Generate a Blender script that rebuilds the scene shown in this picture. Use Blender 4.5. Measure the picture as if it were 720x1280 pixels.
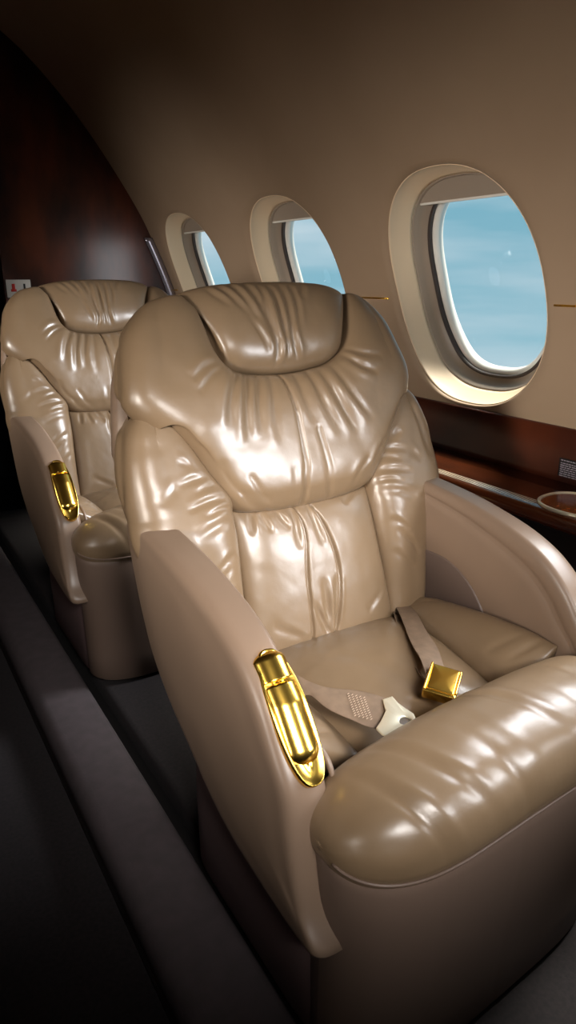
import bpy, math, random
import numpy as np
from mathutils import Vector, noise
scene = bpy.context.scene
for o in list(bpy.data.objects): bpy.data.objects.remove(o)

# ------------------------------------------------------------------ camera
FPX = 873.0
PITCH = math.radians(18.67); YAW = math.radians(31.7); EYE = 1.15
cam_d = bpy.data.cameras.new('camera'); cam = bpy.data.objects.new('camera', cam_d)
scene.collection.objects.link(cam); scene.camera = cam
cam.location = (0, 0, EYE); cam.rotation_euler = (math.pi/2 - PITCH, 0, -YAW)
cam_d.sensor_fit = 'VERTICAL'; cam_d.sensor_height = 36.0; cam_d.lens = 36.0*FPX/1280.0
cam_d.clip_start = 0.02

# ------------------------------------------------------------------ colour management
vs = scene.view_settings
vs.view_transform = 'Standard'; vs.look = 'None'; vs.gamma = 1.0; vs.use_curve_mapping = False
vs.exposure = 0.0

# ------------------------------------------------------------------ world: daylight sky with thin cloud
W = bpy.data.worlds.new('sky'); scene.world = W; W.use_nodes = True
nt = W.node_tree; nt.nodes.clear()
N = lambda t: nt.nodes.new(t)
tc = N('ShaderNodeTexCoord'); mp = N('ShaderNodeMapping'); mp.inputs['Scale'].default_value = (1.2, 1.2, 9.0)
nz = N('ShaderNodeTexNoise'); nz.inputs['Scale'].default_value = 1.6; nz.inputs['Detail'].default_value = 4
rp = N('ShaderNodeValToRGB'); rp.color_ramp.elements[0].position = 0.34; rp.color_ramp.elements[1].position = 0.66
sep = N('ShaderNodeSeparateXYZ')
grad = N('ShaderNodeValToRGB'); ge = grad.color_ramp.elements
ge[0].position = 0.40; ge[0].color = (0.36, 0.60, 0.70, 1)
ge[1].position = 0.62; ge[1].color = (0.16, 0.42, 0.56, 1)
mr = N('ShaderNodeMapRange'); mr.inputs[1].default_value = -1; mr.inputs[2].default_value = 1
mx = N('ShaderNodeMixRGB'); mx.inputs[2].default_value = (0.62, 0.74, 0.82, 1)
bg = N('ShaderNodeBackground'); bg.inputs['Strength'].default_value = 1.0
ou = N('ShaderNodeOutputWorld')
L = nt.links.new
L(tc.outputs['Generated'], mp.inputs[0]); L(mp.outputs[0], nz.inputs[0]); L(nz.outputs[0], rp.inputs[0])
L(tc.outputs['Generated'], sep.inputs[0]); L(sep.outputs[2], mr.inputs[0]); L(mr.outputs[0], grad.inputs[0])
L(grad.outputs[0], mx.inputs[1]); L(rp.outputs[0], mx.inputs[0]); L(mx.outputs[0], bg.inputs[0]); L(bg.outputs[0], ou.inputs[0])

# ------------------------------------------------------------------ lights
def area(name, loc, target, sx, sy, power, col, spread=180):
    d = bpy.data.lights.new(name, 'AREA'); d.shape = 'RECTANGLE'; d.size = sx; d.size_y = sy
    d.energy = power; d.color = col; d.spread = math.radians(spread)
    o = bpy.data.objects.new(name, d); scene.collection.objects.link(o); o.location = loc
    o.rotation_euler = (Vector(target)-Vector(loc)).to_track_quat('-Z', 'Y').to_euler()
    return o
def sun(name, direction, power, col, ang):
    d = bpy.data.lights.new(name, 'SUN'); d.energy = power; d.color = col; d.angle = math.radians(ang)
    o = bpy.data.objects.new(name, d); scene.collection.objects.link(o); o.location = (6, 0, 6)
    o.rotation_euler = Vector(direction).to_track_quat('-Z', 'Y').to_euler()
sun('sun', (-0.50, -0.05, -0.86), 12.0, (1.0, 0.93, 0.82), 25)
# daylight through the two windows ahead of the frame on the near side
area('window_daylight', (1.30, 0.61, 1.15), (0.55, 0.60, 0.52), 0.36, 0.42, 1.5, (0.90, 0.94, 1.0), 70)
area('window_daylight', (1.30, -0.185, 1.15), (0.50, 1.05, 0.74), 0.36, 0.42, 2.8, (0.93, 0.96, 1.0), 48)
area('window_daylight', (1.28, 1.405, 1.16), (0.2, 2.0, 0.75), 0.25, 0.40, 8, (0.93, 0.96, 1.0), 90)
area('window_daylight', (1.27, 2.90, 1.14), (0.95, 3.35, 1.05), 0.2, 0.35, 0.5, (0.97, 0.97, 1.0), 110)
# cabin lamp over the aisle ahead of the seats
area('cabin_lamp', (0.15, -0.55, 1.55), (0.58, 0.95, 0.61), 0.50, 0.35, 2.6, (1.0, 0.97, 0.94), 37)
# weaker daylight from the windows of the opposite side of the cabin
area('daylight_opposite', (-1.25, 0.3, 1.15), (1.35, 1.15, 0.91), 0.36, 0.42, 2.3, (1.0, 0.93, 0.85), 36)
area('daylight_opposite', (-1.25, 1.1, 1.15), (1.3, 1.9, 0.91), 0.36, 0.42, 1.3, (1.0, 0.93, 0.85), 40)
area('daylight_opposite', (-1.25, 1.9, 1.15), (1.2, 2.7, 0.93), 0.36, 0.42, 1.9, (1.0, 0.93, 0.85), 38)

# ------------------------------------------------------------------ materials
def srgb(r, g, b):
    f = lambda c: ((c/255.0)/12.92 if c/255.0 <= .04045 else ((c/255.0+.055)/1.055)**2.4)
    return (f(r), f(g), f(b), 1)
def mat(name, col, rough=.5, metal=0.0, coat=0.0, col2=None, nscale=6, nstretch=(1,1,1), bump=0.0, bscale=200, bump2=0.0, bscale2=18, spec=.5, detail=4, sheen=0.0):
    m = bpy.data.materials.new(name); m.use_nodes = True; t = m.node_tree; b = t.nodes['Principled BSDF']
    b.inputs['Roughness'].default_value = rough; b.inputs['Metallic'].default_value = metal
    b.inputs['Coat Weight'].default_value = coat; b.inputs['Coat Roughness'].default_value = 0.08 if coat > .5 else .28
    b.inputs['Specular IOR Level'].default_value = spec; b.inputs['Sheen Weight'].default_value = sheen
    b.inputs['Base Color'].default_value = col
    tcn = t.nodes.new('ShaderNodeTexCoord')
    if col2:
        mpn = t.nodes.new('ShaderNodeMapping'); mpn.inputs['Scale'].default_value = nstretch
        n = t.nodes.new('ShaderNodeTexNoise'); n.inputs['Scale'].default_value = nscale; n.inputs['Detail'].default_value = detail
        r = t.nodes.new('ShaderNodeValToRGB'); r.color_ramp.elements[0].position = .35; r.color_ramp.elements[1].position = .68
        r.color_ramp.elements[0].color = col; r.color_ramp.elements[1].color = col2
        t.links.new(tcn.outputs['Object'], mpn.inputs[0]); t.links.new(mpn.outputs[0], n.inputs[0])
        t.links.new(n.outputs[0], r.inputs[0]); t.links.new(r.outputs[0], b.inputs['Base Color'])
    prev = None
    for amt, sc in ((bump2, bscale2), (bump, bscale)):
        if amt:
            n = t.nodes.new('ShaderNodeTexNoise'); n.inputs['Scale'].default_value = sc; n.inputs['Detail'].default_value = 3
            bp = t.nodes.new('ShaderNodeBump'); bp.inputs['Strength'].default_value = amt; bp.inputs['Distance'].default_value = .12/sc
            t.links.new(tcn.outputs['Object'], n.inputs[0]); t.links.new(n.outputs[0], bp.inputs['Height'])
            if prev: t.links.new(prev.outputs[0], bp.inputs['Normal'])
            prev = bp
    if prev: t.links.new(prev.outputs[0], b.inputs['Normal'])
    return m
M = {}
M['leather'] = mat('leather', srgb(124,102,78), .35, coat=.28, col2=srgb(115,94,71), nscale=5, bump=.25, bscale=420, bump2=.2, bscale2=16)
M['arm_leather'] = mat('arm_leather', srgb(124,103,86), .38, col2=srgb(116,96,80), nscale=4, bump=.22, bscale=500)
M['panel'] = mat('shaded_panel_leather', srgb(108,89,77), .42, bump=.2, bscale=450)  # seat leather made darker: light falloff below the roll put into the colour
M['skirt'] = mat('skirt_leather', srgb(112,90,88), .55, bump=.2, bscale=400)
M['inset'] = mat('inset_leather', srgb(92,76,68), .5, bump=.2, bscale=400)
M['thread'] = mat('thread', srgb(120,100,80), .6)
M['gold'] = mat('polished_gold', (0.95, 0.60, 0.11, 1), .2, 1.0, bump2=.05, bscale2=20)
M['pale_gold'] = mat('pale_gold', (0.95, 0.88, 0.68, 1), .36, .65)
M['webbing'] = mat('webbing', srgb(124,102,82), .6, col2=srgb(110,90,72), nscale=60, nstretch=(1,1,1), bump=.5, bscale=700)
M['stitch'] = mat('stitch', srgb(190,165,140), .6)
M['wall'] = mat('wall_lining', srgb(158,134,110), .62, col2=srgb(150,126,102), nscale=3, bump=.15, bscale=260)
M['reveal'] = mat('window_moulding', srgb(228,202,170), .5, bump=.05, bscale=200)
M['liner'] = mat('window_liner', srgb(150,136,122), .4)
M['gasket'] = mat('gasket', srgb(58,48,44), .5)
M['rim'] = mat('white_rim', srgb(225,222,215), .4)
M['wood'] = mat('burl_wood', (0.020, 0.007, 0.004, 1), .16, coat=1.0, col2=(0.12, 0.026, 0.007, 1), nscale=5, nstretch=(1.2,.6,2.2), detail=8)
M['dark_wood'] = mat('dark_burl_wood', (0.010, 0.004, 0.004, 1), .3, coat=.2, spec=.35, col2=(0.10, 0.022, 0.008, 1), nscale=3.2, nstretch=(2.2,1,.9), detail=8)
M['light_wood'] = mat('red_burl', (0.42, 0.12, 0.025, 1), .16, coat=1.0, col2=(0.12, 0.03, 0.01, 1), nscale=30)
M['lining'] = mat('lower_lining', srgb(50,47,54), .8, bump=.2, bscale=200)
M['carpet'] = mat('carpet', srgb(36,29,30), .95, col2=srgb(26,21,22), nscale=120, bump=.6, bscale=260)
M['step'] = mat('step_cover', srgb(78,68,70), .8, col2=srgb(70,62,63), nscale=30, bump=.3, bscale=240)
M['track'] = mat('seat_track', srgb(22,20,20), .6)
M['chrome'] = mat('brushed_edge', srgb(170,165,175), .25, .8)
M['white'] = mat('placard_white', srgb(215,210,200), .6)
M['red'] = mat('placard_red', srgb(190,40,30), .6)
M['print'] = mat('placard_print', srgb(150,140,150), .6)
M['black'] = mat('black_plastic', srgb(14,12,14), .45)
def glass():
    m = bpy.data.materials.new('window_glass'); m.use_nodes = True; t = m.node_tree; t.nodes.clear()
    a = t.nodes.new('ShaderNodeBsdfTransparent'); a.inputs[0].default_value = (.97,.98,.98,1)
    g = t.nodes.new('ShaderNodeBsdfGlossy'); g.inputs['Roughness'].default_value = .02
    f = t.nodes.new('ShaderNodeValue'); f.outputs[0].default_value = .003
    x = t.nodes.new('ShaderNodeMixShader'); o = t.nodes.new('ShaderNodeOutputMaterial')
    t.links.new(f.outputs[0], x.inputs[0]); t.links.new(a.outputs[0], x.inputs[1]); t.links.new(g.outputs[0], x.inputs[2]); t.links.new(x.outputs[0], o.inputs[0])
    return m
M['glass'] = glass()

# ------------------------------------------------------------------ mesh helpers
def obj(name, verts, faces, m, parent=None, origin=(0,0,0), smooth=True, mats=None):
    v = np.asarray(verts, float) - np.asarray(origin, float)
    me = bpy.data.meshes.new(name); me.from_pydata([tuple(p) for p in v], [], [tuple(f) for f in faces])
    for mm in (mats or [m]): me.materials.append(mm)
    me.validate(); me.update()
    import bmesh
    b = bmesh.new(); b.from_mesh(me); bmesh.ops.recalc_face_normals(b, faces=b.faces); b.to_mesh(me); b.free()
    if smooth:
        me.polygons.foreach_set('use_smooth', [True]*len(me.polygons))
    o = bpy.data.objects.new(name, me); scene.collection.objects.link(o)
    if parent is not None: o.parent = parent
    else: o.location = tuple(origin)
    return o
def empty(name, loc):
    o = bpy.data.objects.new(name, None); scene.collection.objects.link(o); o.location = loc; o.empty_display_size = .1
    return o
def tag(o, label=None, cat=None, group=None, kind=None):
    if label: o['label'] = label
    if cat: o['category'] = cat
    if group: o['group'] = group
    if kind: o['kind'] = kind
    return o
def spline(P, ts):
    """Catmull-Rom through the rows of P at parameters ts in 0..n-1"""
    P = np.asarray(P, float); n = len(P)
    Q = np.vstack([2*P[0]-P[1], P, 2*P[-1]-P[-2]])
    ts = np.clip(np.asarray(ts, float), 0, n-1-1e-9); i = np.floor(ts).astype(int); f = (ts-i)[:, None]
    a, b, c, d = Q[i], Q[i+1], Q[i+2], Q[i+3]
    return .5*((2*b)+(c-a)*f+(2*a-5*b+4*c-d)*f**2+(3*b-a-3*c+d)*f**3)
def resample(P, n, closed=False):
    P = np.asarray(P, float)
    if closed: P = np.vstack([P, P[:1]])
    k = len(P)
    if closed:
        Q = np.vstack([P[-2], P, P[1]]); D = []
        for i in range(k-1):
            for f in np.linspace(0, 1, 16, endpoint=False):
                a, b, c, d = Q[i], Q[i+1], Q[i+2], Q[i+3]
                D.append(.5*((2*b)+(c-a)*f+(2*a-5*b+4*c-d)*f**2+(3*b-a-3*c+d)*f**3))
        D.append(P[0]); D = np.array(D)
    else: D = spline(P, np.linspace(0, k-1, 16*k))
    s = np.r_[0, np.cumsum(np.linalg.norm(np.diff(D, axis=0), axis=1))]
    t = np.linspace(0, s[-1], n+1 if closed else n)
    R = np.stack([np.interp(t, s, D[:, j]) for j in range(D.shape[1])], 1)
    return R[:-1] if closed else R
def seg_dist(X, P):
    """distance of points X (...,2) to polyline P and the fraction along it"""
    best = np.full(X.shape[:-1], 1e9); fr = np.zeros(X.shape[:-1])
    L = np.r_[0, np.cumsum(np.linalg.norm(np.diff(P, axis=0), axis=1))]
    for i in range(len(P)-1):
        a, b = P[i], P[i+1]; ab = b-a; t = np.clip(((X-a)@ab)/(ab@ab+1e-12), 0, 1)
        d = np.linalg.norm(X-(a+t[..., None]*ab), axis=-1); m = d < best
        best = np.where(m, d, best); fr = np.where(m, (L[i]+t*(L[i+1]-L[i]))/L[-1], fr)
    return best, fr
def creases(X, items):
    """items: (polyline, width, depth, mode); mode 'fold' fades at both ends, 'seam' does not; negative depth is a ridge"""
    h = np.zeros(X.shape[:-1])
    for pl, w, dep, mode in items:
        P = np.asarray(pl, float)
        if len(P) > 2: P = spline(P, np.linspace(0, len(P)-1, 6*len(P)))
        d, f = seg_dist(X, P)
        fade = np.sin(np.pi*np.clip(f, 0, 1))**.6 if mode == 'fold' else (np.clip((1-f)*1.4, 0, 1) if mode == 'out' else 1.0)
        h -= dep*fade*np.exp(-(d/w)**2)
    return h
def prof(x, n=2.6, m=2.2): return np.clip(1-np.abs(2*x-1)**n, 0, 1)**(1/m)
def cosp(n): return (1-np.cos(np.pi*np.arange(n)/(n-1)))/2
def normals(G):
    du = np.gradient(G, axis=0); dv = np.gradient(G, axis=1); n = np.cross(du, dv)
    l = np.linalg.norm(n, axis=-1, keepdims=True); return n/np.maximum(l, 1e-9)
def cushion(name, A, B, H, m, parent, origin, nu=110, nv=50, back=.03, out=(0,-1,.3), cr=None, coords=None, pu=(2.6,2.2), pv=(2.6,2.2), sag=None, edge=1.0, noise_amt=0.0008, mid=None, vm=.24):
    """Stuffed cushion: ruled between the curves A and B (lists of 3D points, paired), inflated by H, closed behind."""
    A = np.asarray(A, float); B = np.asarray(B, float); k = len(A)
    us = cosp(nu)*.5+np.linspace(0, 1, nu)*.5; vs_ = cosp(nv)
    a = spline(A, us*(k-1)); b = spline(B, us*(k-1))
    Hs = np.asarray(H, float) if np.ndim(H) else np.full(k, float(H))
    hu = spline(Hs[:, None], us*(k-1))[:, 0]
    G = a[:, None, :]*(1-vs_)[None, :, None] + b[:, None, :]*vs_[None, :, None]
    if mid is not None:
        c = spline(np.asarray(mid, float), us*(k-1))
        # smooth curve through A, mid (at v = vm) and B
        rows = [a, a*.45+c*.55, c, c*.7+b*.3, c*.4+b*.6, b]; kn = np.linspace(0, 5, 6)
        tq = np.interp(vs_, [0, vm*.5, vm, vm+(1-vm)*.3, vm+(1-vm)*.6, 1], kn)
        for q in range(nu): G[q] = spline(np.array([r[q] for r in rows]), tq)
        for _ in range(3): G[:, 1:-1] = (G[:, :-2]+G[:, 1:-1]*2+G[:, 2:])/4
    n = normals(G)
    o = np.array(out, float); o /= np.linalg.norm(o)
    sgn = np.sign(np.mean((n@o))); n = n*sgn
    p = prof(us, *pu)[:, None]*prof(vs_, *pv)[None, :]
    h = hu[:, None]*p
    if cr is not None:
        C2 = coords(G) if coords else G[..., :2]
        h = h + creases(C2, cr)*np.clip(p*2.2, 0, 1)
    if noise_amt:
        nn = np.array([[noise.noise(Vector((q[0]*16, q[1]*16, q[2]*16)))+.5*noise.noise(Vector((q[0]*40, q[1]*40, q[2]*40))) for q in row] for row in G])
        h = h + nn*noise_amt*np.clip(p*2, 0, 1)*1.5
    F = G + n*h[..., None]
    Bk = G - n*(back*prof(us, 3, 3)[:, None]*prof(vs_, 3, 3)[None, :])[..., None]
    V = list(F.reshape(-1, 3)); idx = np.arange(nu*nv).reshape(nu, nv); idb = idx.copy()
    for i in range(1, nu-1):
        for j in range(1, nv-1):
            idb[i, j] = len(V); V.append(Bk[i, j])
    faces = []
    for i in range(nu-1):
        for j in range(nv-1):
            faces.append((idx[i,j], idx[i+1,j], idx[i+1,j+1], idx[i,j+1]))
            q = (idb[i,j], idb[i,j+1], idb[i+1,j+1], idb[i+1,j])
            faces.append(q)
    return obj(name, V, faces, m, parent, origin)
def loft(rings, cap=True):
    rings = [np.asarray(r, float) for r in rings]; n = len(rings[0]); V = np.vstack(rings).tolist(); F = []
    for k in range(len(rings)-1):
        for i in range(n):
            j = (i+1) % n; F.append((k*n+i, k*n+j, (k+1)*n+j, (k+1)*n+i))
    if cap:
        for base, r in ((0, rings[0]), ((len(rings)-1)*n, rings[-1])):
            c = len(V); V.append(r.mean(0).tolist())
            for i in range(n): F.append((base+i, base+(i+1) % n, c))
    return V, F
def superell(n, a, b, e=2.0, ph=0):
    t = np.linspace(0, 2*np.pi, n, endpoint=False)+ph
    c, s = np.cos(t), np.sin(t)
    return np.stack([a*np.sign(c)*np.abs(c)**(2/e), b*np.sign(s)*np.abs(s)**(2/e)], 1)
def tube(path, r, n=10, cap=True):
    P = np.asarray(path, float); T = np.gradient(P, axis=0); T /= np.linalg.norm(T, axis=1, keepdims=True)
    rings = []; up = np.array([0.13, .21, .97])
    for p, t in zip(P, T):
        x = np.cross(t, up); x /= np.linalg.norm(x); y = np.cross(x, t)
        a = np.linspace(0, 2*np.pi, n, endpoint=False)
        rings.append(p+r*(np.cos(a)[:, None]*x+np.sin(a)[:, None]*y))
    return loft(rings, cap)
def join(*vf):
    V = []; F = []
    for v, f in vf:
        o = len(V); V += [tuple(p) for p in v]; F += [tuple(i+o for i in q) for q in f]
    return V, F
def rbox(lo, hi, r=.004, rot=None, ctr=None, seg=5):
    """rounded box as a loft of rounded rectangles"""
    lo = np.array(lo, float); hi = np.array(hi, float); c = (lo+hi)/2; s = (hi-lo)/2
    r = min(r, s.min()*.98); rings = []
    def rr(hx, hy, rad, z):
        pts = []
        for cx, cy, a0 in ((1,1,0),(-1,1,90),(-1,-1,180),(1,-1,270)):
            for k in range(seg+1):
                a = math.radians(a0+90*k/seg); pts.append((cx*(hx-rad)+rad*math.cos(a), cy*(hy-rad)+rad*math.sin(a), z))
        return np.array(pts)
    for k in range(seg+1):
        a = math.pi/2*k/seg; ins = r*(1-math.sin(a)); rings.append(rr(s[0]-ins, s[1]-ins, max(r-ins, r*.15), -s[2]+r*(1-math.cos(a))))
    for k in range(seg+1):
        a = math.pi/2*(1-k/seg); ins = r*(1-math.sin(a)); rings.append(rr(s[0]-ins, s[1]-ins, max(r-ins, r*.15), s[2]-r*(1-math.cos(a))))
    V, F = loft(rings); V = np.array(V)
    if rot is not None: V = V@np.asarray(rot).T
    return (V+(c if ctr is None else np.asarray(ctr))).tolist(), F

# ------------------------------------------------------------------ cabin shell
# cross-section of the side lining, (x, z) from the wood dado up into the ceiling
SEC = np.array([(1.462,.795),(1.458,.86),(1.448,.94),(1.425,1.03),(1.395,1.12),(1.355,1.22),(1.311,1.32),(1.262,1.42),(1.177,1.56),(1.06,1.73),(.92,1.90),(.76,2.05),(.55,2.17),(.30,2.25),(0,2.28)])
secd = spline(SEC, np.linspace(0, len(SEC)-1, 400))
sarc = np.r_[0, np.cumsum(np.linalg.norm(np.diff(secd, axis=0), axis=1))]
def wall_pt(y, w, off=0.0):
    """point on the lining at arc height w; off > 0 pushes it outboard"""
    x = np.interp(w, sarc, secd[:, 0]); z = np.interp(w, sarc, secd[:, 1])
    x2 = np.interp(np.minimum(w+.02, sarc[-1]), sarc, secd[:, 0]); z2 = np.interp(np.minimum(w+.02, sarc[-1]), sarc, secd[:, 1])
    tx, tz = x2-x, z2-z; l = np.hypot(tx, tz)+1e-9; nx, nz_ = tz/l, -tx/l
    return np.stack([x+nx*off, np.asarray(y, float)+0*x, z+nz_*off], -1)
def w_at_z(z): return float(np.interp(z, secd[:, 1], sarc))
WC = w_at_z(1.112)                      # window centre
PITCHY = .795; WY0 = 1.405
HA, HB, HE = .268, .312, 2.35           # half size of the moulded recess on the lining
PA, PB, PE = .200, .232, 2.5            # half size of the pane
WTOP = w_at_z(1.50); WBOT = 0.0
Y_BULK = 3.35
NR = 96
def hole_ring(a, b, e, yc, wc, off, n=NR):
    q = superell(n, a, b, e); return np.array([wall_pt(yc+p[0], wc+p[1], off) for p in q])
def build_wall():
    V = []; F = []
    def grid(y0, y1, w0, w1, ny, nw):
        o = len(V)
        for i in range(ny+1):
            for j in range(nw+1): V.append(tuple(wall_pt(y0+(y1-y0)*i/ny, w0+(w1-w0)*j/nw)))
        for i in range(ny):
            for j in range(nw): a = o+i*(nw+1)+j; F.append((a, a+nw+1, a+nw+2, a+1))
    ys = [WY0+PITCHY*k for k in (-1, 0, 1, 2)]
    for yc in ys:
        y0, y1 = yc-PITCHY/2, yc+PITCHY/2
        q = superell(NR, HA, HB, HE); rings = []
        for f in (0, .03, .08, .16, .3, .5, .75, 1):
            ring = []
            for p in q:
                # project towards the rectangle of the bay
                ky = (PITCHY/2)/max(abs(p[0]), 1e-6); kw = ((WTOP-WC) if p[1] > 0 else (WC-WBOT))/max(abs(p[1]), 1e-6)
                k = min(ky, kw); r = p*(1-f)+p*k*f
                lip = .012*max(0, 1-f/.14)**2
                ring.append(wall_pt(yc+r[0], WC+r[1], lip))
            rings.append(ring)
        # corner fill by snapping: nearest ring points to the four corners
        outer = rings[-1]
        for cy in (-1, 1):
            for cw in (WBOT, WTOP):
                c = wall_pt(yc+cy*PITCHY/2, cw)
                i = int(np.argmin([np.linalg.norm(p-c) for p in outer])); outer[i] = c
        v, f_ = loft(rings, cap=False); o = len(V); V.extend([tuple(p) for p in v]); F.extend([tuple(i+o for i in q_) for q_ in f_])
    grid(-1.2, ys[0]-PITCHY/2, WBOT, WTOP, 4, 12)
    grid(ys[-1]+PITCHY/2, Y_BULK+.02, WBOT, WTOP, 2, 12)
    return obj('wall_right', V, F, M['wall'])
tag(build_wall(), 'curved beige leather lining of the cabin side wall', kind='structure')
# ceiling: continues the same curve across to the other side
ceil = []; ny = 14; ws = np.linspace(WTOP, sarc[-1], 24)
half = [wall_pt(0, w) for w in ws]; full = half + [np.array([-p[0], 0, p[2]]) for p in half[::-1][1:]]
for i in range(ny+1):
    y = -1.2+(Y_BULK+.02+1.2)*i/ny
    for p in full: ceil.append((p[0], y, p[2]))
nf = len(full)
F = [(i*nf+j, (i+1)*nf+j, (i+1)*nf+j+1, i*nf+j+1) for i in range(ny) for j in range(nf-1)]
tag(obj('ceiling', ceil, F, M['wall']), 'dark arched cabin ceiling', kind='structure')
# opposite wall, floor
lw = [(-p[0], p[1]) for p in SEC[:9]][::-1] + [(-1.46,.6), (-1.40,.0)]
V = []; F = []
for i, y in enumerate((-1.2, Y_BULK+.04)):
    for p in lw: V.append((p[0], y, p[1]))
n = len(lw)
for j in range(n-1): F.append((j, n+j, n+j+1, j+1))
tag(obj('wall_left', V, F, M['dark_wood']), 'opposite cabin side wall', kind='structure')
def quad(name, pts, m, label, kind='structure'):
    o = obj(name, pts, [(0,1,2,3)], m, smooth=False); tag(o, label, kind=kind); return o
tag(obj('floor', *rbox((-1.45,-1.2,-.05),(.31,3.37,0),.002), M['carpet'], smooth=False), 'dark carpet of the sunken aisle', kind='structure')
tag(obj('floor', *rbox((.40,-1.2,-.05),(1.5,Y_BULK+.05,.055),.002), M['track'], smooth=False), 'dark floor under the seats', kind='structure')
tag(obj('wall_front', *rbox((-1.5,-1.26,-.05),(1.6,-1.2,2.4),.002), M['dark_wood'], smooth=False), 'cabin partition ahead of the first seat', kind='structure')
V = [(x, y, z) for y in (Y_BULK+.03, 4.6) for x, z in ((-1.5,-.06),(.80,-.06),(.80,2.4),(-1.5,2.4))]
F = [(0,1,5,4),(1,2,6,5),(2,3,7,6),(3,0,4,7),(4,5,6,7)]
tag(obj('wall_rear', V, F, M['black'], smooth=False), 'dark compartment beyond the doorway', kind='structure')

# step / seat rail cover along the aisle
rail = []
for y in np.linspace(-1.2, Y_BULK, 30):
    rail.append([(.262,y,0),(.264,y,.07),(.272,y,.092),(.29,y,.101),(.33,y,.104),(.385,y,.104),(.396,y,.100),(.402,y,.09),(.402,y,0)])
tag(obj('trim_1', *loft(rail), M['step']), 'raised grey step cover along the aisle edge', kind='structure')
plat = []
for y in np.linspace(-1.2, Y_BULK, 30):
    plat.append([(.436,y,.0),(.436,y,.085),(.44,y,.096),(.452,y,.100),(.6,y,.100),(1.40,y,.100),(1.40,y,0)])
tag(obj('trim_2', *loft(plat), M['carpet']), 'raised seat platform beside the aisle step', kind='structure')

# dado, ledge and lower lining: one moulded cross-section per piece
def extr(name, sec, y0, y1, m, label, n=24, kind='structure', closed=True):
    sec = np.asarray(sec, float); rings = [[(p[0], y, p[1]) for p in sec] for y in np.linspace(y0, y1, n)]
    return tag(obj(name, *loft(rings), m), label, kind=kind)
extr('trim_3', [(1.455,.800),(1.451,.797),(1.447,.74),(1.444,.685),(1.438,.668),(1.50,.65),(1.50,.80)], -1.2, Y_BULK, M['dark_wood'], 'dark polished wood dado panel below the windows')
extr('trim_4', [(1.445,.671),(1.36,.669),(1.29,.667),(1.255,.665),(1.243,.659),(1.238,.648),(1.240,.634),(1.250,.624),(1.28,.622),(1.445,.63)], -1.2, Y_BULK, M['wood'], 'glossy reddish wood side ledge with rounded edge')
extr('trim_5', [(1.40,.628),(1.37,.60),(1.36,.5),(1.36,.10),(1.45,.10),(1.45,.628)], -1.2, Y_BULK, M['lining'], 'dark grey lining below the side ledge')
for k, x in enumerate((1.256, 1.263, 1.270, 1.277)):
    z = .6650+ (x-1.255)*.057
    V, F = rbox((x-.0008, -.5, z-.0012), (x+.0008, .895, z+.0006), .0003, seg=2)
    V2, F2 = rbox((x-.0008, .985, z-.0012), (x+.0008, Y_BULK-.02, z+.0006), .0003, seg=2)
    tag(obj('trim_%d' % (6+k), *join((V, F), (V2, F2)), M['pale_gold']), 'fine gold inlay line along the wood ledge', kind='structure')
# gold trim line on the lining between windows
wz = w_at_z(1.086)
for k in range(-1, 4):
    y0 = WY0+PITCHY*(k-1)+HA+.03; y1 = WY0+PITCHY*k-HA-.03
    if k == 3: y1 = Y_BULK
    pts = [wall_pt(y, wz, -.0005) for y in np.linspace(y0, y1, 6)]
    tag(obj('trim_%d' % (11+k), *tube(pts, .0028, 8), M['gold']), 'thin gold strip on the lining between windows', kind='structure')

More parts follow.
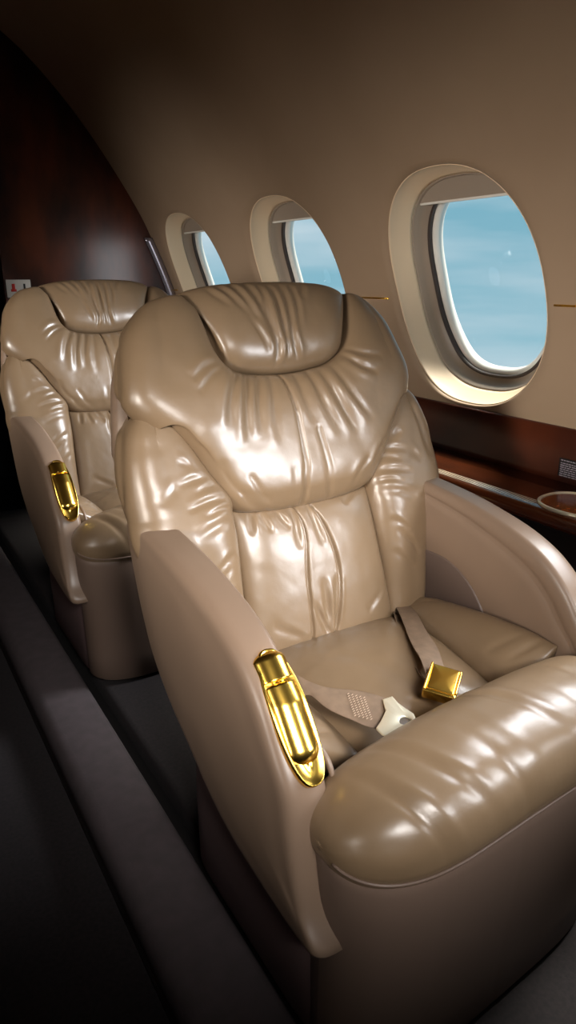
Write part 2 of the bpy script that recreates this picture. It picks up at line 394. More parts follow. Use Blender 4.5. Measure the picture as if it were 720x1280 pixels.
# windows
def build_window(i, yc):
    root = empty('window_%d' % i, tuple(wall_pt(yc, WC, .08)))
    tag(root, 'oval cabin window', kind='structure'); og = np.array(root.location)
    wp = WC-.010; yp = yc+.004
    rings = []
    for f, off in ((0,.012),(.03,.018),(.10,.026),(.3,.040),(.6,.058),(.85,.072),(1,.080)):
        a = HA+(PA+.045-HA)*f; b = HB+(PB+.045-HB)*f; e = HE+(PE-HE)*f
        rings.append(hole_ring(a, b, e, yc+(yp-yc)*f, WC+(wp-WC)*f, off))
    o = obj('window_frame', *loft(rings, False), M['reveal'], root, og); o.modifiers.new('s', 'SOLIDIFY').thickness = .002
    rings = []
    for a, off in ((.045,.080),(.040,.084),(.036,.100),(.026,.112),(.018,.116),(.015,.118)):
        rings.append(hole_ring(PA+a, PB+a, PE, yp, wp, off))
    o = obj('inner_liner', *loft(rings, False), M['liner'], root, og); o.modifiers.new('s', 'SOLIDIFY').thickness = .002
    rings = [hole_ring(PA+a, PB+a, PE, yp, wp, off) for a, off in ((.016,.116),(.013,.110),(.009,.110),(.007,.118),(.007,.13))]
    obj('gasket', *loft(rings, False), M['gasket'], root, og).modifiers.new('s', 'SOLIDIFY').thickness = .002
    rings = [hole_ring(PA+a, PB+a, PE, yp, wp, off) for a, off in ((.009,.126),(.003,.124),(-.004,.130),(-.006,.150))]
    obj('white_rim', *loft(rings, False), M['rim'], root, og).modifiers.new('s', 'SOLIDIFY').thickness = .002
    rings = [hole_ring((PA+.006)*s, (PB+.006)*s, PE, yp, wp, .134) for s in (1, .7, .4, .1)]
    rings2 = [hole_ring((PA+.006)*s, (PB+.006)*s, PE, yp, wp, .137) for s in (.1, .4, .7, 1)]
    obj('pane', *loft(rings+rings2), M['glass'], root, og)
    # raised shade: its pale bottom rail crosses the top of the recess
    q = superell(NR, PA+.040, PB+.040, PE); top = [p for p in q if p[1] > PB-.022]
    top = sorted(top, key=lambda p: p[0]); Vs = []; Fs = []
    for p in top:
        for off in (.088, .094):
            Vs.append(tuple(wall_pt(yp+p[0], wp+p[1], off))); Vs.append(tuple(wall_pt(yp+p[0], wp+PB-.020, off)))
    for k in range(len(top)-1):
        a = 4*k; Fs += [(a, a+4, a+5, a+1), (a+2, a+3, a+7, a+6), (a+1, a+5, a+7, a+3), (a, a+2, a+6, a+4)]
    sh = obj('window_shade', Vs, Fs, M['liner'], root, og, smooth=False)
    pts = [wall_pt(yp+y, wp+PB-.020, .088) for y in np.linspace(top[0][0]+.004, top[-1][0]-.004, 20)]
    V, F = tube(pts, .0035, 8)
    obj('shade_rail', np.array(V), F, M['rim'], root, og)
    return root
for k in range(4):
    build_window(k+1, WY0+PITCHY*(k-1))

# bulkhead behind the second seat, following the lining
bk = [(.625,.0),(.625,2.2)] + [(p[0]+.01, p[1]) for p in SEC[::-1] if p[0] < .625+.0] 
pts = [(.625,0.0)] + [(float(p[0])+.006, float(p[1])) for p in SEC] + []
pts = [p for p in pts if p[0] > .60]
pts += [(.625, 2.13)]
pts = np.array([(.625,.0),(1.46,.0)]+[(p[0]+.006,p[1]) for p in SEC if p[0] > .64]+[(.625,2.135)])
V = [(p[0], Y_BULK, p[1]) for p in pts]+[(p[0], Y_BULK+.05, p[1]) for p in pts]; n = len(pts)
F = [tuple(range(n)), tuple(range(2*n-1, n-1, -1))]+[(i, (i+1) % n, (i+1) % n+n, i+n) for i in range(n)]
tag(obj('wall_aft', V, F, M['dark_wood'], smooth=False), 'dark glossy wood bulkhead behind the second seat', kind='structure')
# polished edge trim where the bulkhead meets the lining
path = [(SEC[k][0]-.012, Y_BULK-.004, SEC[k][1]) for k in range(0, 7)]
path = resample(path, 30)
rings = [[(p[0]-.030, p[1], p[2]), (p[0]-.026, p[1]-.010, p[2]), (p[0]+.010, p[1]-.014, p[2]), (p[0]+.014, p[1], p[2])] for p in path]
tag(obj('trim_17', *loft(rings), M['chrome']), 'grey polished edge strip where bulkhead meets lining', kind='structure')

# ------------------------------------------------------------------ the seat
CX = .69; TILT = math.tan(math.radians(19)); CT, ST = math.cos(math.radians(19)), math.sin(math.radians(19))
OG = (CX, .82, .10)
def P(s, z, d=0.0): return (CX+s, 1.0+TILT*(z-.55)-d*CT, z+d*ST)
def back_sz(G):
    # coordinates (s, z) of base points along the reclined plane
    d = ((1.0+TILT*(G[..., 2]-.55))-G[..., 1])
    return np.stack([G[..., 0]-CX, G[..., 2]], -1)
def build_seat():
    root = empty('cabin_seat', OG)
    # ---- headrest pillow
    T = [(-.182,1.128),(-.148,1.138),(-.095,1.144),(-.036,1.147),(.02,1.148),(.075,1.147),(.130,1.144),(.178,1.137),(.204,1.128)]
    Bm = [(-.158,1.100),(-.128,1.010),(-.105,.985),(-.055,.976),(0,.974),(.06,.978),(.115,.990),(.155,1.022),(.192,1.102)]
    A = [P(s*1.0, z-.004, d) for (s, z), d in zip(T, (-.050,-.038,-.030,-.028,-.028,-.028,-.030,-.038,-.050))]; B = [P(s, z, d) for (s, z), d in zip(Bm, (-.016,-.006,-.004,-.004,-.004,-.004,-.004,-.006,-.016))]
    cr = []
    rnd = random.Random(4)
    for s0, z0, s1, z1, w, dp in [(-.10,1.125,-.055,1.06,.006,.0035),(-.075,1.135,-.04,1.05,.006,.004),(-.045,1.135,-.022,1.04,.007,.004),(-.02,1.12,-.012,.99,.006,.006),(.005,1.12,.008,.99,.005,.005),
                                  (.03,1.125,.018,1.0,.006,.0035),(.05,1.12,.04,1.04,.006,.003),(-.06,1.06,-.03,1.0,.006,.003),(-.005,1.03,-.02,.98,.006,.005),(.02,1.04,.03,.985,.006,.004),(.085,1.13,.06,1.09,.007,.003),(-.12,1.12,-.09,1.08,.006,.003)]:
        cr.append(([(s0,z0),((s0+s1)/2+rnd.uniform(-.004,.004),(z0+z1)/2),(s1,z1)], w, dp, 'fold'))
        cr.append(([(s0+w*1.6,z0),((s0+s1)/2+w*1.7,(z0+z1)/2),(s1+w*1.5,z1)], w, -dp*.7, 'fold'))
    cushion('headrest', A, B, [.020,.036,.046,.048,.048,.048,.046,.036,.020], M['leather'], root, OG, 140, 60, .05, cr=cr, coords=back_sz, pu=(3.2,2.2), pv=(2.6,2.2))
    # ---- upper back cushion (yoke) wrapping both shoulders
    O = [(-.175,1.118,-.045),(-.235,1.100,-.070),(-.272,1.055,-.085),(-.285,1.00,-.088),(-.287,.968,-.082),(-.280,.940,-.050),(-.245,.903,-.004),(-.212,.858,0),(-.182,.800,0),(-.150,.750,0),(-.085,.736,0),(0,.734,0),
         (.090,.739,0),(.155,.755,0),(.200,.800,0),(.236,.856,0),(.268,.902,-.004),(.286,.938,-.048),(.297,.968,-.082),(.291,1.005,-.088),(.276,1.055,-.085),(.245,1.103,-.070),(.200,1.122,-.045)]
    I = [(-.168,1.122,-.020),(-.160,1.112,-.012),(-.148,1.095,-.008),(-.142,1.075,-.006),(-.138,1.055,-.004),(-.133,1.030,-.003),(-.125,1.008,-.002),(-.110,.990,0),(-.085,.980,0),(-.058,.976,0),(-.030,.974,0),(0,.973,0),
         (.035,.975,0),(.065,.979,0),(.095,.984,0),(.122,.995,0),(.142,1.010,-.002),(.155,1.028,-.003),(.165,1.052,-.004),(.172,1.072,-.006),(.180,1.092,-.008),(.188,1.110,-.012),(.195,1.122,-.020)]
    A = [P(*q) for q in O]; B = [P(*q) for q in I]
    H = [.020,.026,.032,.036,.038,.040,.044,.048,.046,.044,.044,.044,.044,.044,.046,.044,.042,.040,.038,.036,.032,.026,.020]
    cr = [([(-.012,.975),(-.004,.90),(-.004,.82),(-.012,.74)], .0026, .010, 'seam'),
          ([(-.262,1.075),(-.274,1.01),(-.284,.935)], .0030, .006, 'seam'),
          ([(.036,.865),(.044,.80),(.048,.74)], .003, .006, 'seam')]
    folds = [(-.125,.998,-.195,.965,.008,.005),(-.12,.990,-.19,.945,.007,.004),(-.105,.982,-.150,.88,.010,.006),(-.085,.975,-.115,.85,.010,.006),(-.06,.97,-.085,.86,.009,.005),(-.035,.965,-.05,.84,.010,.004),
             (.02,.965,.035,.87,.009,.004),(.05,.97,.085,.85,.010,.005),(.075,.978,.125,.85,.010,.006),(.10,.985,.165,.87,.010,.005),(.13,.998,.20,.955,.008,.005),(.14,1.01,.22,.985,.008,.004),
             (-.14,.78,-.10,.745,.006,.003),(-.12,.80,-.07,.745,.006,.003),(.14,.80,.10,.75,.006,.003),(-.03,.80,-.02,.75,.006,.002),(.19,.83,.15,.77,.006,.003),(-.17,.83,-.13,.77,.007,.003)]
    for s0, z0, s1, z1, w, dp in folds:
        nx, nz_ = (z1-z0), -(s1-s0); l = math.hypot(nx, nz_); nx /= l; nz_ /= l
        m_ = ((s0+s1)/2+nx*.006, (z0+z1)/2+nz_*.006)
        cr.append(([(s0,z0), m_, (s1,z1)], w*.75, dp*.75, 'out' if abs(s0-s1)<.05 else 'fold'))
        cr.append(([(s0+nx*w*1.6,z0+nz_*w*1.6), (m_[0]+nx*w*1.7,m_[1]+nz_*w*1.7), (s1+nx*w*1.6,z1+nz_*w*1.6)], w*1.0, -dp*.5, 'fold'))
    Md = [(-.172,1.119,-.030),(-.222,1.100,-.026),(-.252,1.058,-.016),(-.266,1.005,-.010),(-.274,.962,-.006),(-.262,.940,-.002),(-.225,.912,.002),(-.190,.872,.002),(-.160,.830,.002),(-.125,.795,.002),(-.070,.785,.002),(0,.784,.002),
          (.075,.788,.002),(.130,.800,.002),(.170,.832,.002),(.205,.872,.002),(.240,.912,.002),(.263,.940,-.002),(.272,.966,-.006),(.265,1.008,-.010),(.253,1.058,-.016),(.230,1.102,-.026),(.198,1.121,-.030)]
    Md = [P(*q) for q in Md]
    cushion('upper_back_cushion', A, B, H, M['leather'], root, OG, 340, 80, .05, cr=cr, coords=back_sz, pu=(6,2.2), pv=(3.0,2.2), noise_amt=.0008, mid=Md)
    # ---- lower side bolsters
    for sg in (-1, 1):
        O = [(.296,.940,-.085),(.322,.905,-.088),(.334,.850,-.085),(.334,.800,-.080),(.328,.760,-.066),(.312,.720,-.050),(.292,.68,-.040),(.274,.62,-.04),(.266,.55,-.04),(.262,.48,-.04)]
        I = [(.280,.960,-.040),(.248,.925,-.010),(.218,.880,-.004),(.186,.822,-.004),(.158,.775,-.002),(.152,.740,0),(.152,.690,0),(.156,.63,0),(.160,.56,0),(.162,.48,0)]
        O = [(q[0]+(-.020 if sg < 0 else -.004)*(1 if k < 5 else .3), q[1], q[2]) for k, q in enumerate(O)]
        if sg < 0: I = [(q[0]-.008 if k < 5 else q[0], q[1], q[2]) for k, q in enumerate(I)]
        A = [P(sg*q[0], q[1], q[2]) for q in O]; B = [P(sg*q[0], q[1], q[2]) for q in I]
        H = [.022,.030,.036,.040,.048,.054,.052,.044,.036,.034]
        Md = [P(A_[0]-CX-sg*.020, A_[2]-.0, -.012) for A_ in [(P(sg*q[0], q[1], 0)) for q in O]]
        cr = []
        for s0, z0, s1, z1, w, dp in [(.245,.838,.222,.830,.006,.0018),(.252,.800,.195,.808,.006,.0026),(.225,.783,.180,.795,.005,.0020),(.245,.758,.168,.772,.006,.0030),(.215,.742,.155,.752,.005,.0028),(.240,.712,.155,.735,.008,.003),
                                      (.18,.66,.24,.60,.006,.004),(.17,.68,.22,.64,.006,.003),(.168,.62,.22,.57,.006,.003),(.285,.775,.25,.80,.008,.002)]:
            cr.append(([(sg*s0,z0),(sg*(s0+s1)/2,(z0+z1)/2+.004),(sg*s1,z1)], w, dp, 'fold'))
            cr.append(([(sg*s0,z0+w*1.8),(sg*(s0+s1)/2,(z0+z1)/2+.004+w*1.8),(sg*s1,z1+w*1.8)], w, -dp*.6, 'fold'))
        cr.append(([(sg*.285,.93),(sg*.298,.86),(sg*.304,.78)], .003, .004, 'seam'))
        cushion('side_bolster', A, B, H, M['leather'], root, OG, 150, 70, .05, cr=cr, coords=back_sz, pu=(4,2.2), pv=(3.0,2.2), mid=Md)
    # ---- lumbar cushion
    ss = [-.150,-.10,-.05,0,.05,.10,.154]
    A = [P(s, .742+.006*abs(s/.15)**2, -.004) for s in ss]; B = [P(s*1.08, .475, -.004) for s in ss]
    cr = [([(-.027,.735),(-.020,.69),(-.030,.63),(-.036,.577),(-.040,.48)], .0028, .008, 'seam'), ([(.011,.732),(.030,.676),(.038,.616),(.030,.56),(.006,.48)], .0028, .008, 'seam')]
    for s0, z0, s1, z1, w, dp in [(-.035,.735,-.040,.66,.006,.004),(0,.735,.012,.66,.006,.004),(-.03,.56,-.005,.50,.006,.005),(.0,.60,-.005,.50,.007,.005),(.03,.60,.012,.51,.006,.005),(-.07,.737,-.05,.70,.006,.004),(-.10,.735,-.09,.70,.006,.003),(.12,.74,.08,.725,.006,.003),(-.12,.54,-.06,.51,.008,.003),(-.12,.74,-.125,.70,.006,.003),(.14,.55,.09,.52,.007,.003)]:
        cr.append(([(s0,z0),(s1,z1)], w, dp, 'fold')); cr.append(([(s0+w*1.7,z0),(s1+w*1.7,z1)], w, -dp*.6, 'fold'))
    cushion('lumbar_cushion', A, B, .036, M['leather'], root, OG, 210, 80, .04, cr=cr, coords=back_sz, pu=(3.5,2.2), pv=(3.2,2.3))
    # ---- back shell
    rings = []
    for z, w, dd in [(.40,.235,.05),(.44,.25,.08),(.55,.262,.10),(.66,.268,.11),(.76,.290,.11),(.88,.312,.11),(.94,.302,.11),(1.0,.290,.11),(1.05,.272,.10),(1.09,.245,.085),(1.115,.20,.06),(1.128,.15,.03)]:
        q = superell(48, w, dd/2, 3.0)
        rings.append([P(a, z, -.045-dd/2+b-.01) for a, b in q])
    obj('back_shell', *loft(rings), M['arm_leather'], root, OG)
    # ---- seat cushion, side cushions
    xyc = lambda G: np.stack([G[..., 0]-CX, G[..., 1]], -1)
    ys = [.66,.72,.78,.84,.90,.96,1.03]
    hw = [.150,.160,.168,.175,.182,.190,.195]
    zc = [.475,.478,.480,.482,.480,.476,.470]
    A = [(CX-w, y, z) for y, w, z in zip(ys, hw, zc)]; B = [(CX+w, y, z) for y, w, z in zip(ys, hw, zc)]
    cr = [([(-.06,.88),(.0,.80),(.02,.70)], .02, .003, 'fold'), ([(.03,.74),(.08,.69)], .006, .003, 'fold'), ([(-.02,.72),(.03,.68)], .007, .003, 'fold')]
    cushion('seat_cushion', A, B, [.030,.036,.040,.042,.042,.038,.03], M['leather'], root, OG, 90, 90, .07, out=(0,0,1), cr=cr, coords=xyc, pu=(3.4,2.1), pv=(3.0,2.1), noise_amt=.0012)
    for sg in (-1, 1):
        A = [(CX+sg*w, y, z) for y, w, z in zip(ys, [w-.004 for w in hw], [z-.002 for z in zc])]
        B = [(CX+sg*.262, y, z) for y, z in zip(ys, [.548,.548,.540,.530,.518,.505,.490])]
        cr = [([(sg*.20,.70),(sg*.26,.68)], .006, .003, 'fold'), ([(sg*.19,.74),(sg*.25,.71)], .007, .0025, 'fold'), ([(sg*.22,.98),(sg*.25,.90)], .008, .002, 'fold')]
        cushion('side_cushion', A, B, [.024,.030,.034,.036,.036,.034,.024], M['leather'], root, OG, 90, 46, .05, out=(-sg*.5,0,1), cr=cr, coords=xyc, pu=(3.4,2.1), pv=(2.6,2.2), noise_amt=.0010)
    # ---- front roll
    nu, na = 150, 72; V = []; hw_ = .303
    for i in range(nu):
        t = -1+2*cosp(nu)[i]; x = hw_*t
        ez = max(1e-3, (1-abs(t)**3.2))**(1/2.4); ey = max(1e-3, (1-abs(t)**5.5))**(1/2.6)
        cy = .552+.020*t+ .024*abs(t)**4; cz = .506-(.014*abs(t)**2.0 if t < 0 else .008*t)
        for j in range(na):
            a = 2*np.pi*j/na; ca, sa = np.cos(a), np.sin(a)
            ry = .092; rz = .082
            q = np.array([np.sign(ca)*abs(ca)**.86*ry*ey, np.sign(sa)*abs(sa)**.86*rz*ez])
            # wrinkles run round the roll
            wr = 0
            for x0, amp, wd, sl, a0 in ((-.235,.004,.007,.030,2.2),(-.215,-.003,.007,.034,2.2),(-.17,.0035,.008,.045,1.9),(-.15,-.0025,.008,.045,1.9),(-.09,.003,.009,.03,2.4),(-.04,-.002,.012,.02,2.0),(.02,.0035,.007,.05,1.4),(.04,-.0025,.008,.05,1.4),(.10,.002,.01,.03,2.3),(.17,.0025,.01,.03,1.9)):
                wr -= amp*math.exp(-((x-(x0+sl*(a-np.pi/2)))/wd)**2)*math.exp(-((a-a0)/.75)**2)
            # sewn seam low on the front
            sd = a-3.38
            wr -= .0035*math.exp(-(sd/.030)**2)
            wr += .0012*noise.noise(Vector((x*14, a*3, 0)))
            rr = np.array([ca, sa])*wr
            V.append((CX+x, cy+q[0]+rr[0], cz+q[1]+rr[1]))
    rings = np.array(V).reshape(nu, na, 3)
    obj('front_bolster', *loft(list(rings)), M['leather'], root, OG)
    # ---- front panel under the roll, flush with its sewn edge
    jj = int(round(3.38/(2*np.pi)*na)); edge = rings[:, jj, :]
    pr = []
    for f, k, dy in [(0,.945,.026),(.012,.955,.022),(.2,.958,.018),(.43,.965,.014),(.62,.977,.007),(.80,.988,.002),(.93,.992,0),(.985,.986,.003),(1.01,.96,.010)]:
        z = .11+f*.35
        top = [(CX+(p[0]-CX)*k, p[1]+dy, .11+f*(p[2]-.11)) for p in edge]
        pr.append(top + [(CX+.27*k*(1-2*q), .70, z) for q in np.linspace(0, 1, 20)])
    obj('front_panel', *loft(pr), M['panel'], root, OG)
    V, F = tube(resample([tuple(p+np.array([0, -.0015, -.002])) for p in edge[6:-6:4]], 120), .0022, 8)
    obj('seam_piping', V, F, M['panel'], root, OG)
    # ---- base skirt
    rings = []
    for z, w, l in [(.102,.284,.245),(.108,.288,.25),(.25,.290,.25),(.40,.285,.25),(.46,.27,.24)]:
        q = superell(72, w, l-.02, 9); rings.append([(CX+a, .785+b, z) for a, b in q])
    obj('base_skirt', *loft(rings), M['skirt'], root, OG)
    # ---- armrests
    prof_yz = np.array([(1.13,.752),(1.08,.754),(1.0,.750),(.92,.743),(.85,.732),(.79,.719),(.74,.702),(.70,.680),(.66,.645),(.625,.598),(.590,.55),(.578,.50),(.566,.44),(.548,.39),(.520,.350),
                        (.56,.340),(.68,.345),(.76,.356),(.83,.380),(.905,.422),(.985,.470),(1.05,.530),(1.090,.60),(1.116,.67),(1.130,.72)])
    ring0 = resample(prof_yz, 150, closed=True); c0 = np.array([.80,.545])
    rel = ring0-c0; rad = np.linalg.norm(rel, axis=1)
    sm = rad.copy()
    for _ in range(14): sm = (np.roll(sm, 1)+sm+np.roll(sm, -1))/3
    def ring_in(dist, x):
        # inset ring, evening out towards the middle
        k = np.clip(1-min(dist, .085)/rad, .02, 1)*(1 if dist <= .085 else max(0.03, 1-(dist-.085)/.2)); return np.stack([np.full(len(rad), x), c0[0]+rel[:, 0]*k, c0[1]+rel[:, 1]*k], 1)
    for sg in (-1, 1):
        xo, xi = CX+sg*.330, CX+sg*.265
        rings = []; TH = .065
        outs = [(0,.032),(.0008,.023),(.002,.016),(.0045,.0105),(.008,.0062),(.013,.0030),(.020,.0012),(.030,.0003),(.040,.0),(.055,-.0012),(.07,-.002),(.085,-.0025),(.12,-.003),(.18,-.003),(.28,-.003)]
        ins = [(0,.052),(.0006,.055),(.002,.0575),(.005,.0605),(.009,.0625),(.014,.0640),(.022,.065),(.034,.0655),(.037,.0640),(.040,.0655),(.044,.0643),(.047,.0658),(.07,.0665),(.085,.067),(.12,.067),(.18,.067),(.28,.067)]
        for d, t in outs[::-1]: rings.append(ring_in(d, xo-sg*t))
        for d, t in ins: rings.append(ring_in(d, xo-sg*t))
        arm = obj('armrest', *loft(rings), M['arm_leather'], root, OG)
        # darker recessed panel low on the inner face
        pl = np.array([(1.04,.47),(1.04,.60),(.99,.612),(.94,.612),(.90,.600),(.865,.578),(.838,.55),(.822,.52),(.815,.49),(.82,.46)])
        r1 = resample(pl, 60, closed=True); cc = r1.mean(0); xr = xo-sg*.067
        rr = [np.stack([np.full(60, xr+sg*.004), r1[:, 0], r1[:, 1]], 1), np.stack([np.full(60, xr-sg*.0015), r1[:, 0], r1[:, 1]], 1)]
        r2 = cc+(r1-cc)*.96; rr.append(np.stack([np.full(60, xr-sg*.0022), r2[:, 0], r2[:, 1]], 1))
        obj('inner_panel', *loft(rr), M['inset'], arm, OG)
        if sg < 0:
            # gold recline handle let into the front slope of the aisle armrest
            a_top = np.array([.702,.678]); a_bot = np.array([.590,.544])
            ax = (a_bot-a_top); Ln = np.linalg.norm(ax); ax /= Ln; nn = np.array([-ax[1], ax[0]])
            if nn[1] < 0: nn = -nn
            # outward normal must point forward and up
            nn = np.array([-abs(nn[0]), abs(nn[1])])
            mid = (a_top+a_bot)/2
            def hp(lx, la, ln):
                la = la-.006; yz = mid+ax*la+nn*(ln+.0110*min(1, max(0, (la+.10)/.08)))
                return (CX-.2895+lx, yz[0], yz[1])
            def plate(a, b, z0, z1, cup):
                rs = []
                for f, zz in ((1,z0-.02),(1,z0),(.97,z1),(.90,z1),(.84,z1-cup),(.4,z1-cup*1.2),(.02,z1-cup*1.2)):
                    rs.append([hp(p[0]-.0+0, p[1], zz) for p in superell(64, a*f if f > .5 else a*f, b*(1-(1-f)*a/b), 2.6)])
                return loft(rs)
            obj('handle_plate', *plate(.0265, .090, .000, .0055, .0012), M['gold'], arm, OG)
            def lever(y0, y1, r, lift, cap0, cap1):
                rs = []; n = 40
                for k in range(n+1):
                    t = k/n; la = y0+(y1-y0)*t; L_ = y1-y0
                    e = 1.0
                    if t < cap0: e = math.sqrt(max(0, 1-((cap0-t)/cap0)**2))
                    if t > 1-cap1: e = min(e, math.sqrt(max(0, 1-((t-1+cap1)/cap1)**2)))
                    e = max(e, .03)
                    rs.append([hp(r*e*math.cos(a), la, lift+r*.75*e*math.sin(a)) for a in np.linspace(0, 2*math.pi, 28, endpoint=False)])
                return loft(rs)
            obj('handle_cap', *lever(-.087, -.045, .0240, -.004, .32, .03), M['gold'], arm, OG)
            obj('handle_lever', *lever(-.0435, .064, .0240, -.004, .02, .18), M['gold'], arm, OG)
            # piping loop between the armrest and the roll
            V, F = tube(resample([(.428,.665,.575),(.434,.640,.573),(.438,.612,.558),(.438,.595,.53)], 20), .004, 8)
            obj('piping', V, F, M['arm_leather'], arm, OG)
    return root
seat = build_seat()
tag(seat, 'large beige leather cabin seat in the foreground with open seat belt on it', 'seat', 'beige leather cabin seats')
def kids(o): return [c for c in bpy.data.objects if c.parent == o]
def copy_tree(o, parent=None):
    c = o.copy(); scene.collection.objects.link(c)
    if parent is not None: c.parent = parent
    for ch in kids(o): copy_tree(ch, c)
    return c
seat2 = copy_tree(seat); seat2.location = (OG[0]+.02, OG[1]+1.15, OG[2])
tag(seat2, 'farther beige leather cabin seat at the left edge, partly hidden behind the nearer seat', 'seat')

# ------------------------------------------------------------------ seat belt halves
def ribbon(c, wv, th):
    """c: centre points, wv: half-width vectors"""
    c = resample(c, 40); wv = resample(wv, 40); T = np.gradient(c, axis=0); T /= np.linalg.norm(T, axis=1, keepdims=True)
    rings = []
    for p, w, t in zip(c, wv, T):
        n = np.cross(t, w); n /= np.linalg.norm(n)
        rings.append([p-w-n*th*.3, p-w*.96-n*th*.5, p+w*.96-n*th*.5, p+w-n*th*.3, p+w+n*th*.3, p+w*.96+n*th*.5, p-w*.96+n*th*.5, p-w+n*th*.3])
    return loft(rings)
def at_z(u, v, z):
    r = Vector((math.cos(YAW), -math.sin(YAW), 0)); hv = Vector((math.sin(YAW), math.cos(YAW), 0)); Z = Vector((0, 0, 1))
    f = math.cos(PITCH)*hv-math.sin(PITCH)*Z; up = math.sin(PITCH)*hv+math.cos(PITCH)*Z
    d = r*(u-360)+up*(640-v)+f*FPX; k = (z-EYE)/d.z
    return np.array((d.x*k, d.y*k, EYE+d.z*k))
def belt_from(L_, R_):
    L_ = np.array([at_z(*p) for p in L_]); R_ = np.array([at_z(*p) for p in R_])
    return ribbon((L_+R_)/2, (R_-L_)/2, .0016)
# tongue half, lying to the left
b1 = empty('seat_belt', (.60,.72,.515))
tag(b1, 'brown webbing seat belt half with flat pale gold tongue beside the aisle armrest', 'seat belt'); o1 = np.array(b1.location)
V, F = belt_from([(366,845,.553),(378,848,.554),(408,854,.550),(448,863,.546),(488,876,.541)], [(374,872,.540),(385,868,.546),(408,892,.541),(438,902,.537),(477,911,.535)])
st = obj('strap', V, F, M['webbing'], b1, o1)
V = []; F = []
rnd = random.Random(2)
for k in range(11):
    for j in range(5):
        u = 434+j*5+k*.9; v = 868+k*2.7+j*1.2
        a = at_z(u, v, .5475-k*.0006); b = at_z(u+2.2, v-1.6, .5476-k*.0006)
        v_, f_ = tube([a, (a+b)/2, b], .0005, 5); o = len(V); V += v_; F += [tuple(i+o for i in q) for q in f_]
obj('stitching', V, F, M['stitch'], st, o1)
# flat tongue plate with its slot
def lin(P_, n):
    P_ = np.array(list(P_)+[P_[0]]); s_ = np.r_[0, np.cumsum(np.linalg.norm(np.diff(P_, axis=0), axis=1))]; t_ = np.linspace(0, s_[-1], n+1)[:-1]
    return np.stack([np.interp(t_, s_, P_[:, j]) for j in range(3)], 1)
def plate_px(outer, hole, z0, th):
    n = 96; zf = lambda q: z0
    o = lin([at_z(p[0], p[1], z0) for p in outer], n); h = resample([at_z(p[0], p[1], z0) for p in hole], n, closed=True)
    # align starts
    k = int(np.argmin(np.linalg.norm(h-o[0], axis=1))); h = np.roll(h, -k, axis=0)
    up = np.array([0, 0, th]); rings = [o, o+up*.8, o+(h-o)*.04+up, h-(h-o)*.04+up, h+up*.8, h, o]
    return loft(rings, cap=False)
V, F = plate_px([(478,876),(490,872),(497,880),(505,886),(517,894),(521,903),(516,911),(500,916),(490,921),(478,920),(470,912),(476,903),(482,890)], [(500,900),(506,897),(514,901),(514,907),(508,908),(500,906)], .542, .003)
obj('belt_tongue', V, F, M['pale_gold'], b1, o1)
# buckle half
b2 = empty('seat_belt', (.76,.78,.52))
tag(b2, 'brown webbing seat belt half ending in a square gold buckle, right side of the cushion', 'seat belt'); o2 = np.array(b2.location)
V, F = belt_from([(490,752,.500),(500,768,.520),(512,800,.532),(524,822,.540),(532,842,.545)], [(506,750,.500),(520,766,.515),(534,790,.525),(548,812,.530),(556,838,.533)])
st = obj('strap', V, F, M['webbing'], b2, o2)
V, F = belt_from([(489,754,.497),(494,775,.512),(506,806,.515),(520,835,.520),(530,850,.525)], [(492,752,.482),(504,778,.492),(514,808,.497),(526,838,.505),(536,852,.515)])
obj('strap_fold', V, F, M['webbing'], st, o2)
tl, tr, br_, bl = at_z(533,824,.556), at_z(572,840,.548), at_z(577,873,.537), at_z(535,865,.541)
cen = (tl+tr+br_+bl)/4; ex = (tr-tl)+(br_-bl); ex /= np.linalg.norm(ex); ey = (tl-bl)+(tr-br_); ey -= ex*(ey@ex); ey /= np.linalg.norm(ey); ez = np.cross(ex, ey)
R3 = np.stack([ex, ey, ez], 1); hx = np.linalg.norm(tr-tl+br_-bl)/4; hy = np.linalg.norm(tl-bl+tr-br_)/4
V, F = rbox((-hx,-hy,-.009),(hx,hy,.009), .003, rot=R3, ctr=cen-ez*.009, seg=4)
bu = obj('buckle', V, F, M['gold'], b2, o2)
V, F = rbox((-hx*.84,-hy*.80,-.0015),(hx*.80,hy*.86,.0015), .0014, rot=R3, ctr=cen+ez*.0006, seg=4)
obj('buckle_flap', V, F, M['gold'], bu, o2)
V1 = rbox((-.002,-hy*.98,-.002),(.002,hy*.98,.002), .0019, rot=R3, ctr=cen-ex*hx*.93+ez*.001, seg=4); V2 = rbox((-.002,-hy*.75,-.002),(.002,hy*.75,.002), .0019, rot=R3, ctr=cen+ex*hx*.93+ez*.001, seg=4)
obj('buckle_edge', *join(V1, V2), M['gold'], bu, o2)

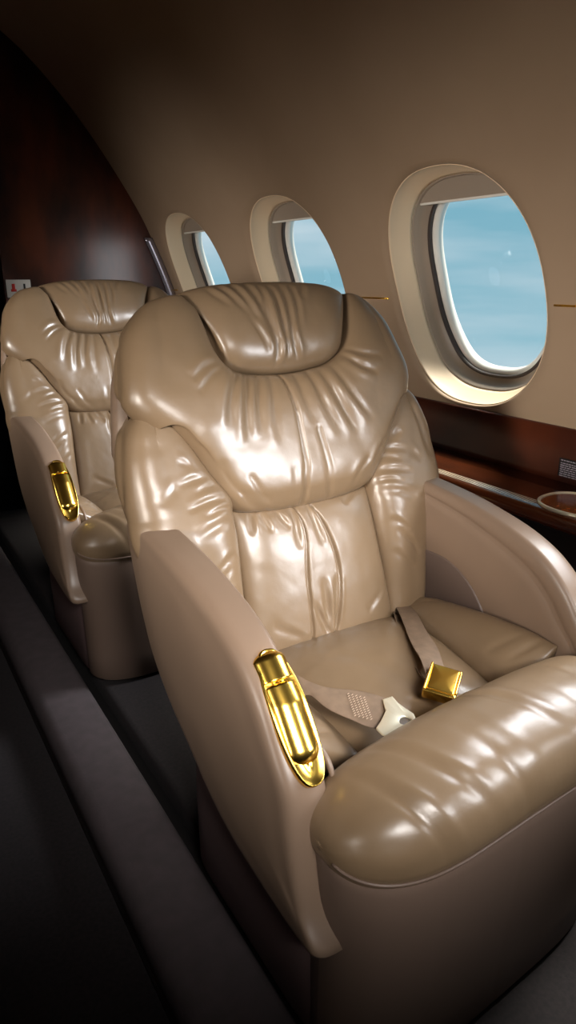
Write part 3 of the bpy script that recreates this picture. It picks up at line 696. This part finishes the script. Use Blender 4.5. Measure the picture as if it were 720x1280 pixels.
# ------------------------------------------------------------------ small things
# oval gold-rimmed cup recess on the ledge
cr_ = empty('cup_holder', (1.345,.945,.676))
tag(cr_, 'gold rimmed oval recess in the reddish wood ledge beside the seat', 'cup holder'); oc = np.array(cr_.location)
q = superell(60, .075, .085, 2.3)
pts = np.array([(1.325+p[0], .915+p[1], .6675+(1.325+p[0]-1.29)*.02) for p in q])
rings = [];
for k in range(60):
    c = pts[k]; t = pts[(k+1) % 60]-pts[k-1]; t /= np.linalg.norm(t); x = np.cross(t, (0,0,1)); x /= np.linalg.norm(x)
    rings.append([c+.0045*(math.cos(a)*x+math.sin(a)*np.array([0,0,1])) for a in np.linspace(0, 2*math.pi, 10, endpoint=False)])
rings.append(rings[0])
obj('rim', *loft(rings, False), M['pale_gold'], cr_, oc)
inner = np.array([.001*0, 0, 0]); ctr = pts.mean(0)
obj('cup_lid', *loft([pts+np.array([0,0,-.004]), pts+np.array([0,0,.001]), ctr+(pts-ctr)*.9+np.array([0,0,.0018]), ctr+(pts-ctr)*.3+np.array([0,0,.0018])]), M['light_wood'], cr_, oc)
# printed notice on the dado
pn = empty('notice_label', (1.446,1.0,.705))
tag(pn, 'small printed notice of pale text lines on the dark dado', 'label'); on = np.array(pn.location)
V, F = rbox((1.4435,.965,.683),(1.4475,1.068,.728), .0004, seg=2)
obj('backing', V, F, M['black'], pn, on)
rnd = random.Random(7); parts = []
for r_ in range(8):
    z = .7235-.0052*r_-(.002 if r_ else 0); y = 1.063
    while y > (1.02 if r_ == 0 else .972):
        l = rnd.uniform(.004,.012); parts.append(rbox((1.4430, y-l, z-.0012), (1.4440, y, z+.0012), .0002, seg=1)); y -= l+.0018
obj('text_lines', *join(*parts), M['print'], pn, on)
# placard on the bulkhead: white plate with two pictograms
pc = empty('placard', (.68, Y_BULK-.004, 1.10))
tag(pc, 'small white placard with red and black pictograms on the dark bulkhead', 'sign'); op = np.array(pc.location)
obj('plate', *rbox((.632,Y_BULK-.005,1.06),(.735,Y_BULK-.001,1.135), .001, seg=2), M['white'], pc, op)
obj('red_pictogram', *join(rbox((.655,Y_BULK-.0065,1.095),(.668,Y_BULK-.0045,1.118), .001, seg=2), rbox((.650,Y_BULK-.0065,1.085),(.673,Y_BULK-.0045,1.096), .001, seg=2)), M['red'], pc, op)
obj('black_pictogram', *join(rbox((.704,Y_BULK-.0065,1.085),(.712,Y_BULK-.0045,1.118), .001, seg=2), rbox((.695,Y_BULK-.0065,1.085),(.721,Y_BULK-.0045,1.092), .001, seg=2)), M['black'], pc, op)
